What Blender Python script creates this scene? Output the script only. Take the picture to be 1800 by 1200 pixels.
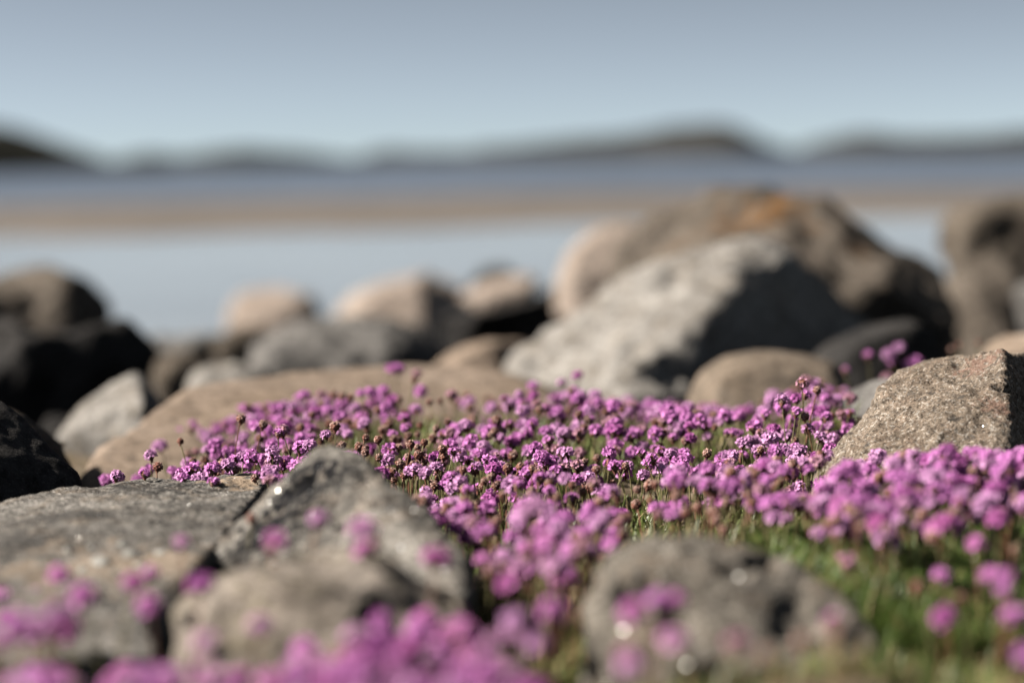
import bpy, bmesh, math, random
import numpy as np
from mathutils import Vector, Matrix
from mathutils.bvhtree import BVHTree

for o in list(bpy.data.objects):
    bpy.data.objects.remove(o)
random.seed(7)
rng = np.random.default_rng(11)
sc = bpy.context.scene
col = sc.collection

# ------------------------------------------------------------------ camera
CAM_Z = 1.6
FPX = 85.0 / 36.0 * 1800.0          # focal length in photo pixels
PITCH = math.atan(322.0 / FPX)
ROLL = math.radians(0.95)
FWD = Vector((0, math.cos(PITCH), -math.sin(PITCH)))
U0 = Vector((0, math.sin(PITCH), math.cos(PITCH)))
X0 = Vector((1, 0, 0))
RGT = X0 * math.cos(ROLL) - U0 * math.sin(ROLL)
UPV = U0 * math.cos(ROLL) + X0 * math.sin(ROLL)
CAM = Vector((0, 0, CAM_Z))
cd = bpy.data.cameras.new('camera')
cam = bpy.data.objects.new('camera', cd)
col.objects.link(cam)
M = Matrix((RGT, UPV, -FWD)).transposed().to_4x4()
M.translation = CAM
cam.matrix_world = M
cd.lens = 85
cd.sensor_width = 36
cd.clip_start = 0.05
cd.clip_end = 20000
cd.dof.use_dof = True
cd.dof.focus_distance = 2.86
cd.dof.aperture_fstop = 1.9
sc.camera = cam

# ------------------------------------------------------------------ sky, sun, exposure
SUN = Vector((-0.80, -0.07, 0.60)).normalized()     # towards the sun
w = bpy.data.worlds.new('World')
sc.world = w
w.use_nodes = True
nt = w.node_tree
bg = nt.nodes['Background']
sky = nt.nodes.new('ShaderNodeTexSky')
sky.sky_type = 'NISHITA'
sky.sun_disc = False
sky.sun_elevation = math.asin(SUN.z)
sky.sun_rotation = math.atan2(SUN.x, SUN.y)
sky.altitude = 0
sky.air_density = 1.0
sky.dust_density = 0.6
sky.ozone_density = 1.5
tc = nt.nodes.new('ShaderNodeTexCoord')
mp = nt.nodes.new('ShaderNodeMapping')           # clear maritime air: the pale horizon band is thin
mp.inputs['Scale'].default_value = (1, 1, 2.7)
mp.inputs['Location'].default_value = (0, 0, 0.095)
nt.links.new(tc.outputs['Generated'], mp.inputs[0])
nrm = nt.nodes.new('ShaderNodeVectorMath'); nrm.operation = 'NORMALIZE'
nt.links.new(mp.outputs[0], nrm.inputs[0])
nt.links.new(nrm.outputs[0], sky.inputs[0])
hsv = nt.nodes.new('ShaderNodeHueSaturation'); hsv.inputs['Saturation'].default_value = 0.37
hsv.inputs['Hue'].default_value = 0.476
hsv.inputs['Value'].default_value = 0.188
gam = nt.nodes.new('ShaderNodeGamma'); gam.inputs[1].default_value = 2.0      # the photograph's steep tone curve
nt.links.new(sky.outputs[0], gam.inputs[0])
nt.links.new(gam.outputs[0], hsv.inputs['Color'])
nt.links.new(hsv.outputs[0], bg.inputs[0])
bg.inputs[1].default_value = 0.050
ld = bpy.data.lights.new('sun', 'SUN')
ld.energy = 5.0
ld.angle = math.radians(0.53)
ld.color = (1.0, 0.93, 0.84)
sun = bpy.data.objects.new('sun', ld)
col.objects.link(sun)
sun.rotation_euler = (-SUN).to_track_quat('-Z', 'Y').to_euler()
vs = sc.view_settings
vs.view_transform = 'Standard'
vs.look = 'None'
vs.gamma = 1.0
vs.use_curve_mapping = False
vs.exposure = 1.35
sc.cycles.use_denoising = True
sc.cycles.diffuse_bounces = 0
sc.cycles.max_bounces = 6

# ------------------------------------------------------------------ helpers
def at(px, py, d):
    """pixel of the photograph at depth d metres -> point in the world"""
    return CAM + d * (FWD + RGT * ((px - 900) / FPX) + UPV * ((600 - py) / FPX))

def hash3(ix, iy, iz, seed):
    n = (ix.astype(np.int64) * 73856093) ^ (iy.astype(np.int64) * 19349663) ^ (iz.astype(np.int64) * 83492791) ^ (seed * 2654435761)
    n = (n ^ (n >> 13)) * 1274126177
    n = n & 0x7fffffff
    n = (n ^ (n >> 16)) * 668265263
    n = n & 0x7fffffff
    return (n ^ (n >> 15)) / float(0x7fffffff) * 2 - 1

def vnoise(p, seed=0):
    i = np.floor(p).astype(np.int64)
    f = p - i
    u = f * f * f * (f * (f * 6 - 15) + 10)
    r = 0
    for dx in (0, 1):
        wx = u[:, 0] if dx else 1 - u[:, 0]
        for dy in (0, 1):
            wy = u[:, 1] if dy else 1 - u[:, 1]
            for dz in (0, 1):
                wz = u[:, 2] if dz else 1 - u[:, 2]
                r = r + hash3(i[:, 0] + dx, i[:, 1] + dy, i[:, 2] + dz, seed) * wx * wy * wz
    return r

def fbm(p, octaves=4, seed=0, gain=0.5, ridged=False):
    r = np.zeros(len(p)); a = 1.0; q = p.copy()
    for k in range(octaves):
        n = vnoise(q + 17.3 * k, seed + k)
        if ridged: n = 1 - 2 * np.abs(n)
        r += a * n; a *= gain; q = q * 2.03
    return r

def mesh_np(name, V, F, mats=None, smooth=True, midx=None):
    """V (n,3), F list/array of equal-length faces"""
    me = bpy.data.meshes.new(name)
    V = np.asarray(V, dtype=np.float32); F = np.asarray(F, dtype=np.int32)
    k = F.shape[1]
    me.vertices.add(len(V)); me.vertices.foreach_set('co', V.ravel())
    me.loops.add(F.size); me.loops.foreach_set('vertex_index', F.ravel())
    me.polygons.add(len(F))
    me.polygons.foreach_set('loop_start', np.arange(len(F), dtype=np.int32) * k)
    me.polygons.foreach_set('loop_total', np.full(len(F), k, dtype=np.int32))
    if midx is not None: me.polygons.foreach_set('material_index', np.asarray(midx, dtype=np.int32))
    me.polygons.foreach_set('use_smooth', np.full(len(F), smooth))
    me.update(calc_edges=True)
    for m in (mats or []): me.materials.append(m)
    return me

def add(name, me, parent=None, label=None, cat=None, group=None, kind=None, loc=None):
    o = bpy.data.objects.new(name, me)
    col.objects.link(o)
    if parent is not None: o.parent = parent
    if loc is not None: o.location = loc
    tag(o, label, cat, group, kind)
    return o

def tag(o, label=None, cat=None, group=None, kind=None):
    if label: o['label'] = label
    if cat: o['category'] = cat
    if group: o['group'] = group
    if kind: o['kind'] = kind
    return o

# ------------------------------------------------------------------ materials
class NT:
    def __init__(self, name):
        self.m = bpy.data.materials.new(name); self.m.use_nodes = True
        self.t = self.m.node_tree; self.b = self.t.nodes['Principled BSDF']
        self.out = self.t.nodes['Material Output']
    def n(self, kind, **kw):
        x = self.t.nodes.new(kind)
        for k, v in kw.items(): setattr(x, k, v)
        return x
    def l(self, a, b): self.t.links.new(a, b)
    def coord(self):
        return self.n('ShaderNodeTexCoord').outputs['Object']
    def noise(self, vec, scale, detail=4, rough=0.6, dist=0.0):
        x = self.n('ShaderNodeTexNoise'); x.inputs['Scale'].default_value = scale
        x.inputs['Detail'].default_value = detail; x.inputs['Roughness'].default_value = rough
        x.inputs['Distortion'].default_value = dist
        self.l(vec, x.inputs['Vector']); return x.outputs['Fac']
    def ramp(self, fac, stops, interp='LINEAR'):
        r = self.n('ShaderNodeValToRGB'); r.color_ramp.interpolation = interp
        e = r.color_ramp.elements
        while len(e) < len(stops): e.new(0.5)
        for el, (p, c) in zip(e, stops):
            el.position = p; el.color = (c[0], c[1], c[2], 1) if hasattr(c, '__len__') else (c, c, c, 1)
        self.l(fac, r.inputs[0]); return r.outputs[0]
    def mix(self, fac, a, b, mode='MIX'):
        x = self.n('ShaderNodeMix', data_type='RGBA', blend_type=mode)
        for s, v in ((x.inputs[0], fac), (x.inputs[6], a), (x.inputs[7], b)):
            if hasattr(v, 'links'): self.l(v, s)
            elif hasattr(v, '__len__'): s.default_value = (v[0], v[1], v[2], 1)
            else: s.default_value = v
        return x.outputs[2]
    def math(self, op, a, b=0.0):
        x = self.n('ShaderNodeMath', operation=op)
        for s, v in ((x.inputs[0], a), (x.inputs[1], b)):
            if hasattr(v, 'links'): self.l(v, s)
            else: s.default_value = v
        return x.outputs[0]
    def bump(self, h, strength, dist, normal=None):
        x = self.n('ShaderNodeBump'); x.inputs['Strength'].default_value = strength
        x.inputs['Distance'].default_value = dist; self.l(h, x.inputs['Height'])
        if normal is not None: self.l(normal, x.inputs['Normal'])
        return x.outputs['Normal']
    def attr(self, name):
        return self.n('ShaderNodeAttribute', attribute_name=name).outputs['Fac']

ALB = 0.58
def rock_mat(name, c_lo, c_hi, speck=0.5, scale=1.0, lichen=(0.010, 0.010, 0.011), lichen2=(0.45, 0.2, 0.03), rough=0.85, grain=420.0, bump=1.0, tint=(0.33, 0.22, 0.16), tint_amt=0.5):
    c_lo = [q * ALB for q in c_lo]; c_hi = [q * ALB for q in c_hi]; tint = [q * ALB for q in tint]; lichen2 = [q * 0.8 for q in lichen2]
    k = NT(name); v = k.coord()
    big = k.noise(v, 7 * scale, 6, 0.62, 0.6)
    c = k.ramp(big, [(0.32, c_lo), (0.68, c_hi)])
    med = k.noise(v, 26 * scale, 5, 0.65, 0.3)
    c = k.mix(k.math('MULTIPLY', k.ramp(med, [(0.50, 0.0), (0.66, 1.0)]), tint_amt), c, tint)
    gr = k.noise(v, grain, 3, 0.7)
    spk = k.ramp(gr, [(0.38, 1 - speck), (0.48, 1.0), (0.72, 1.05)])
    c = k.mix(1.0, c, spk, 'MULTIPLY')
    lt = k.noise(v, grain * 0.75, 2, 0.5)
    c = k.mix(k.math('MULTIPLY', k.ramp(lt, [(0.56, 0.0), (0.65, 1.0)]), speck * 0.6), c, (0.40, 0.37, 0.33))
    blot = k.noise(v, 85 * scale, 4, 0.72)
    c = k.mix(1.0, c, k.ramp(blot, [(0.36, 0.55), (0.5, 1.0), (0.66, 1.35)]), 'MULTIPLY')
    pits = k.noise(v, 60 * scale, 4, 0.7)
    c = k.mix(k.ramp(pits, [(0.33, 0.75), (0.42, 0.0)]), c, (0.035, 0.032, 0.03))
    c = k.mix(k.attr('lichen'), c, lichen)  # black lichen, also the painted shade of some rock hollows
    c = k.mix(k.attr('lichen2'), c, lichen2)
    k.l(c, k.b.inputs['Base Color'])
    k.b.inputs['Roughness'].default_value = min(1.0, rough + 0.1)
    k.b.inputs['Specular IOR Level'].default_value = 0.06
    nm = k.bump(med, 0.55 * bump, 0.006)
    nm = k.bump(pits, 0.7 * bump, 0.004, nm)
    nm = k.bump(gr, 0.8 * bump, 0.0012, nm)
    k.l(nm, k.b.inputs['Normal'])
    return k.m

R_GREY = rock_mat('granite_grey', (0.19, 0.175, 0.155), (0.34, 0.315, 0.28), 0.85, grain=330, bump=1.2, tint=(0.30, 0.22, 0.16), tint_amt=0.45)
R_GREYBR = rock_mat('granite_grey_brown', (0.13, 0.115, 0.095), (0.25, 0.22, 0.185), 0.75, tint=(0.25, 0.17, 0.11), tint_amt=0.5)
R_SLAB = rock_mat('granite_slab', (0.13, 0.125, 0.12), (0.26, 0.245, 0.225), 0.85, tint=(0.27, 0.20, 0.14), tint_amt=0.5)
R_PINK = rock_mat('granite_pink', (0.235, 0.195, 0.16), (0.38, 0.33, 0.285), 0.5, tint=(0.23, 0.20, 0.12), tint_amt=0.6)
R_COARSE = rock_mat('granite_coarse', (0.19, 0.147, 0.11), (0.29, 0.235, 0.185), 0.75, grain=330, bump=1.25, tint=(0.27, 0.185, 0.135), tint_amt=0.4, lichen=(0.05, 0.045, 0.04), lichen2=(0.23, 0.13, 0.10))
R_TAN = rock_mat('rock_tan', (0.30, 0.225, 0.165), (0.40, 0.315, 0.25), 0.25, scale=0.6, tint=(0.24, 0.18, 0.13), tint_amt=0.4)
R_TANDK = rock_mat('rock_tan_dark', (0.20, 0.155, 0.115), (0.29, 0.235, 0.185), 0.25, scale=0.6, tint=(0.15, 0.12, 0.09), tint_amt=0.4)
R_PALE = rock_mat('rock_pale', (0.25, 0.232, 0.21), (0.46, 0.435, 0.40), 0.3, scale=0.7, tint=(0.20, 0.155, 0.105), tint_amt=0.6, bump=1.3)
R_BROWN = rock_mat('rock_brown', (0.08, 0.063, 0.047), (0.19, 0.155, 0.12), 0.4, scale=0.8, tint=(0.06, 0.055, 0.05), tint_amt=0.7, bump=1.4)
R_DARK_SHADE = rock_mat('rock_dark_shade', (0.025, 0.024, 0.024), (0.075, 0.07, 0.066), 0.1, scale=0.7, tint=(0.02, 0.02, 0.022), tint_amt=0.7)  # near-black albedo puts the shade of shadowed rocks into their colour
R_MID = rock_mat('rock_mid', (0.12, 0.115, 0.11), (0.32, 0.30, 0.28), 0.4, scale=0.6, tint=(0.05, 0.05, 0.05), tint_amt=0.8)
R_BLUSH = rock_mat('rock_blush', (0.37, 0.30, 0.25), (0.49, 0.405, 0.34), 0.2, scale=0.5, tint=(0.33, 0.25, 0.19), tint_amt=0.4)
R_BOULD = rock_mat('boulder_lichened', (0.09, 0.072, 0.056), (0.24, 0.198, 0.158), 0.5, scale=0.8, tint=(0.06, 0.055, 0.05), tint_amt=0.75, bump=1.6, lichen2=(0.135, 0.068, 0.024))

def simple_mat(name, colr, rough=0.6, var=0.0, trans=0.0, hue=0.0, spec=0.3):
    k = NT(name)
    c = k.n('ShaderNodeRGB'); c.outputs[0].default_value = (*colr, 1)
    g = k.n('ShaderNodeNewGeometry').outputs['Random Per Island']
    oi = k.n('ShaderNodeObjectInfo').outputs['Random']
    f = k.math('ADD', k.math('MULTIPLY', g, 0.6), k.math('MULTIPLY', oi, 0.4))
    hs = k.n('ShaderNodeHueSaturation'); k.l(c.outputs[0], hs.inputs['Color'])
    k.l(k.math('ADD', k.math('MULTIPLY', f, 2 * var), 1 - var), hs.inputs['Value'])
    k.l(k.math('ADD', k.math('MULTIPLY', oi, 2 * hue), 0.5 - hue), hs.inputs['Hue'])
    k.l(hs.outputs[0], k.b.inputs['Base Color'])
    k.b.inputs['Roughness'].default_value = rough
    k.b.inputs['Specular IOR Level'].default_value = spec
    if trans:
        tr = k.n('ShaderNodeBsdfTranslucent'); k.l(hs.outputs[0], tr.inputs[0])
        mx = k.n('ShaderNodeMixShader'); mx.inputs[0].default_value = trans
        k.l(k.b.outputs[0], mx.inputs[1]); k.l(tr.outputs[0], mx.inputs[2])
        k.l(mx.outputs[0], k.out.inputs[0])
    return k.m

PETAL = simple_mat('petal_pink', (0.68, 0.24, 0.58), 0.5, 0.28, 0.35, 0.018)
PETAL_PALE = simple_mat('petal_pale', (0.71, 0.35, 0.62), 0.5, 0.25, 0.35, 0.018)
PETAL_DEEP = simple_mat('petal_deep', (0.54, 0.15, 0.43), 0.5, 0.28, 0.35, 0.018)
FADED = simple_mat('petal_faded', (0.50, 0.25, 0.33), 0.7, 0.3, 0.25, 0.01)
CALYX = simple_mat('calyx_brown', (0.21, 0.085, 0.06), 0.7, 0.4, 0.15)
PAPER = simple_mat('papery_tip', (0.42, 0.26, 0.215), 0.55, 0.35, 0.25)
STEM = simple_mat('stem_green', (0.16, 0.14, 0.06), 0.55, 0.3)
STEMR = simple_mat('stem_red', (0.19, 0.085, 0.05), 0.55, 0.3)
LEAF = simple_mat('leaf_green', (0.13, 0.175, 0.042), 0.45, 0.45, 0.25, 0.02, 0.5)
STRAW = simple_mat('leaf_straw', (0.30, 0.22, 0.11), 0.6, 0.4, 0.2)
WHITE = rock_mat('pebble_white', (0.52, 0.49, 0.44), (0.66, 0.63, 0.58), 0.12, tint=(0.45, 0.40, 0.33), tint_amt=0.3)
MICA = NT('mica')
MICA.b.inputs['Base Color'].default_value = (0.8, 0.78, 0.74, 1)
MICA.b.inputs['Metallic'].default_value = 0.8
MICA.b.inputs['Roughness'].default_value = 0.33
MICA = MICA.m
LICH = rock_mat('lichen_pale', (0.42, 0.41, 0.37), (0.58, 0.57, 0.53), 0.3, scale=3, tint=(0.35, 0.34, 0.30))

# ------------------------------------------------------------------ ground
GY = np.array([-30, 0, 3.5, 4.2, 5, 6.5, 8, 10, 14, 18, 24, 60, 9000])
GZ = np.array([1.10, 1.15, 1.16, 1.09, 1.0, 0.90, 0.84, 0.66, 0.30, 0.0, -0.35, -1.0, -1.6])
BUMPS = [(0.40, 2.42, 0.26, 0.26, 0.055), (-0.52, 3.3, 0.2, 0.35, -0.06), (-0.20, 3.45, 0.32, 0.35, 0.032), (0.45, 3.4, 0.2, 0.35, 0.05),
         (0.05, 1.4, 0.35, 0.25, -0.035), (-0.33, 1.62, 0.15, 0.16, 0.055), (0.5, 1.95, 0.2, 0.2, -0.03), (0.21, 1.60, 0.17, 0.17, 0.095)]

def gz(x, y):
    x = np.atleast_1d(np.asarray(x, float)); y = np.atleast_1d(np.asarray(y, float))
    z = np.interp(y, GY, GZ)
    for bx, by, sx, sy, a in BUMPS:
        z = z + a * np.exp(-((x - bx) / sx) ** 2 - ((y - by) / sy) ** 2)
    p = np.stack([x * 6, y * 6, np.zeros_like(x)], 1)
    return z + 0.012 * fbm(p, 3, 5) * np.clip(1.5 - y / 20, 0, 1)

def hit(px, py, dz):
    """the point where the ray through a photo pixel meets the ground raised by dz"""
    r = FWD + RGT * ((px - 900) / FPX) + UPV * ((600 - py) / FPX)
    d = 0.9
    while d < 30:
        p = CAM + r * d
        if p.z < gz(p.x, p.y)[0] + dz: return p, d
        d += 0.02
    return CAM + r * 4, 4

def project(P):
    v = P - np.array(CAM)
    d = v @ np.array(FWD)
    return 900 + FPX * (v @ np.array(RGT)) / d, 600 - FPX * (v @ np.array(UPV)) / d, d

ys = np.concatenate([np.arange(-3, 0.8, 0.4), np.arange(0.8, 5.0, 0.02), np.arange(5.0, 20, 0.15), np.geomspace(20, 9000, 40)])
xs = np.concatenate([-np.geomspace(2.0, 9000, 45)[::-1], np.arange(-1.98, 2.0, 0.02), np.geomspace(2.0, 9000, 45)])
gx, gy = np.meshgrid(xs, ys)
G = np.stack([gx.ravel(), gy.ravel(), gz(gx.ravel(), gy.ravel())], 1)
near = (np.abs(G[:, 0]) < 2.5) & (G[:, 1] < 6)
G[near, 2] += 0.006 * fbm(G[near] * 45, 3, 9)
nx, ny = len(xs), len(ys)
ii = np.arange((nx) * (ny)).reshape(ny, nx)
F = np.stack([ii[:-1, :-1].ravel(), ii[:-1, 1:].ravel(), ii[1:, 1:].ravel(), ii[1:, :-1].ravel()], 1)
k = NT('soil'); v = k.coord()
n1 = k.noise(v, 9, 6, 0.65); n2 = k.noise(v, 140, 4, 0.7)
c = k.ramp(n1, [(0.35, (0.055, 0.04, 0.025)), (0.5, (0.15, 0.115, 0.075)), (0.7, (0.24, 0.20, 0.15))])
c = k.mix(1.0, c, k.ramp(n2, [(0.3, 0.35), (0.6, 1.1)]), 'MULTIPLY')
k.l(c, k.b.inputs['Base Color']); k.b.inputs['Roughness'].default_value = 0.95
k.b.inputs['Specular IOR Level'].default_value = 0.1
k.l(k.bump(n2, 0.9, 0.006), k.b.inputs['Normal'])
add('ground', mesh_np('ground', G, F, [k.m]), kind='structure', label='brown gritty soil of the shore under stones and flowers')

# ------------------------------------------------------------------ water, sandbar, far land
def sheet(name, x0, x1, y0, y1, z, mat, label):
    me = mesh_np(name, [(x0, y0, z), (x1, y0, z), (x1, y1, z), (x0, y1, z)], [(0, 1, 2, 3)], [mat], False)
    return add(name, me, kind='structure', label=label)

def water_mat(name, colr, rough, wscale, wstr, wdist, stretch):
    k = NT(name)
    mp = k.n('ShaderNodeMapping'); k.l(k.coord(), mp.inputs[0]); mp.inputs['Scale'].default_value = (1.0, stretch, 1.0)
    n1 = k.noise(mp.outputs[0], wscale, 4, 0.6)
    n2 = k.noise(mp.outputs[0], wscale * 0.07, 3, 0.6)
    cc = k.mix(k.ramp(n2, [(0.35, 0.0), (0.7, 1.0)]), colr, [x * 0.62 for x in colr])
    k.l(cc, k.b.inputs['Base Color'])
    k.b.inputs['Roughness'].default_value = rough
    k.b.inputs['IOR'].default_value = 1.33
    k.l(k.bump(n1, wstr, wdist), k.b.inputs['Normal'])
    return k.m

LAGOON = water_mat('calm_shallow_water', (0.27, 0.29, 0.295), 0.12, 1.2, 0.15, 0.04, 1.6)
SEA = water_mat('ruffled_sea', (0.10, 0.125, 0.165), 0.3, 0.7, 0.9, 0.25, 1.4)
sheet('lagoon_water', -120, 120, 12, 84, 0.0, LAGOON, 'calm pale shallow water between the rocks and the sandbar')
sheet('sea_water', -9000, 9000, 84, 9000, -0.004, SEA, 'blue ruffled sea reaching out to the low islands')
sheet('sea_water_side', -9000, -120, 12, 84, -0.002, SEA, 'blue sea off to the side of the sandbar')
sheet('sea_water_side', 120, 9000, 12, 84, -0.002, SEA, 'blue sea off to the other side of the sandbar')

bx = np.linspace(-70, 70, 141); by = np.linspace(0, 1, 25)
bxx, byy = np.meshgrid(bx, by)
y0 = 52 + (bxx + 14) * 0.28 + 1.3 * np.sin(bxx * 0.31) + 0.8 * np.sin(bxx * 0.9)
y0 = np.clip(y0, 40, 74)
y1 = 106 + 4 * np.sin(bxx * 0.13 + 1)
bz = 0.20 * np.sin(np.pi * byy) ** 0.6 - 0.03
B = np.stack([bxx.ravel(), (y0 + (y1 - y0) * byy).ravel(), bz.ravel()], 1)
B[:, 2] += 0.02 * fbm(B * np.array([0.5, 0.5, 1]), 3, 3)
ii = np.arange(141 * 25).reshape(25, 141)
F = np.stack([ii[:-1, :-1].ravel(), ii[:-1, 1:].ravel(), ii[1:, 1:].ravel(), ii[1:, :-1].ravel()], 1)
k = NT('wet_sand'); v = k.coord()
n1 = k.noise(v, 0.35, 5, 0.6)
k.l(k.ramp(n1, [(0.35, (0.070, 0.058, 0.046)), (0.65, (0.125, 0.103, 0.084))]), k.b.inputs['Base Color'])
k.b.inputs['Roughness'].default_value = 0.75
k.l(k.bump(k.noise(v, 6, 4), 0.5, 0.03), k.b.inputs['Normal'])
add('sandbar', mesh_np('sandbar', B, F, [k.m]), kind='structure', label='low tan sandbar crossing the shallow bay')

def island_mat(name, c0, c1, c2):
    k = NT(name); v = k.coord()
    n = k.noise(v, 0.08, 6, 0.65)
    k.l(k.ramp(n, [(0.35, c0), (0.5, c1), (0.68, c2)]), k.b.inputs['Base Color'])
    k.b.inputs['Roughness'].default_value = 0.95
    k.b.inputs['Specular IOR Level'].default_value = 0.1
    k.l(k.bump(k.noise(v, 0.5, 5), 1.0, 1.0), k.b.inputs['Normal'])
    return k.m
IS_DARK = island_mat('island_heath', (0.008, 0.008, 0.005), (0.014, 0.014, 0.009), (0.03, 0.027, 0.02))
IS_GREY = island_mat('island_granite', (0.016, 0.018, 0.015), (0.028, 0.028, 0.027), (0.055, 0.052, 0.05))
IS_FAR = island_mat('island_far', (0.08, 0.09, 0.085), (0.14, 0.145, 0.145), (0.20, 0.20, 0.20))

def island(name, prof, d, mat, label, seed):
    """prof: (px, py) skyline of the photograph, at distance d; a real ridge with a front and a back slope"""
    px = np.array([p[0] for p in prof], float); py = np.array([p[1] for p in prof], float)
    n = 120
    qx = np.linspace(px[0], px[-1], n); qy = np.interp(qx, px, py)
    hor = 278 - (qx - 900) * math.tan(ROLL)
    h = np.maximum(CAM_Z + 1.05 * (hor - qy) / FPX * d, 0.05)
    X = (qx - 900) / FPX * d
    m = 17
    t = np.linspace(-1, 1, m)
    depth = np.maximum(h * 7, 20)
    prof_t = np.cos(t * math.pi / 2) ** 0.8
    V = np.zeros((m, n, 3))
    V[:, :, 0] = X[None]; V[:, :, 1] = d + t[:, None] * depth[None]
    V[:, :, 2] = h[None] * prof_t[:, None]
    V = V.reshape(-1, 3)
    V[:, 2] += fbm(V * np.array([0.06, 0.06, 0.0]), 5, seed, 0.55) * np.minimum(V[:, 2], 3) * 0.32 - 0.15
    ii = np.arange(m * n).reshape(m, n)
    F = np.stack([ii[:-1, :-1].ravel(), ii[:-1, 1:].ravel(), ii[1:, 1:].ravel(), ii[1:, :-1].ravel()], 1)
    return add(name, mesh_np(name, V, F, [mat]), kind='structure', label=label)

island('hill', [(-500, 190), (-250, 205), (-60, 222), (40, 232), (120, 256), (190, 276), (260, 288), (300, 296)], 620, IS_DARK, 'dark heath-covered headland at the edge of the bay', 1)
island('hill', [(170, 290), (230, 275), (270, 270), (330, 278), (380, 268), (440, 262), (520, 268), (570, 274), (620, 278), (680, 286)], 1000, IS_DARK, 'low dark island beside the headland', 2)
island('hill', [(610, 285), (650, 270), (700, 264), (760, 266), (830, 268), (880, 258), (960, 252), (1040, 244), (1120, 238), (1180, 226), (1260, 220), (1300, 228), (1350, 252), (1400, 266), (1440, 272)], 1300, IS_GREY, 'long grey granite island with a rounded summit', 3)
island('hill', [(1380, 272), (1430, 254), (1480, 242), (1530, 236), (1580, 242), (1660, 240), (1760, 237), (1900, 232), (2100, 250), (2300, 262)], 1100, IS_GREY, 'grey-green low island beyond the big boulders', 4)

# ------------------------------------------------------------------ rocks
def hull_mesh(points, voxel, smooth_it):
    bm = bmesh.new()
    for p in points: bm.verts.new(p)
    r = bmesh.ops.convex_hull(bm, input=bm.verts)
    bmesh.ops.delete(bm, geom=[g for g in r['geom_interior'] if isinstance(g, bmesh.types.BMVert)], context='VERTS')
    bmesh.ops.recalc_face_normals(bm, faces=bm.faces)
    me = bpy.data.meshes.new('tmp'); bm.to_mesh(me); bm.free()
    ob = bpy.data.objects.new('tmp', me); col.objects.link(ob)
    md = ob.modifiers.new('r', 'REMESH'); md.mode = 'VOXEL'; md.voxel_size = voxel
    if smooth_it:
        ms = ob.modifiers.new('s', 'SMOOTH'); ms.factor = 0.5; ms.iterations = smooth_it
    dg = bpy.context.evaluated_depsgraph_get()
    out = bpy.data.meshes.new_from_object(ob.evaluated_get(dg))
    bpy.data.objects.remove(ob)
    bpy.data.meshes.remove(me)
    return out

def set_attr(me, name, vals):
    a = me.attributes.new(name, 'FLOAT', 'POINT')
    a.data.foreach_set('value', np.clip(vals, 0, 1).astype(np.float32))

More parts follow.
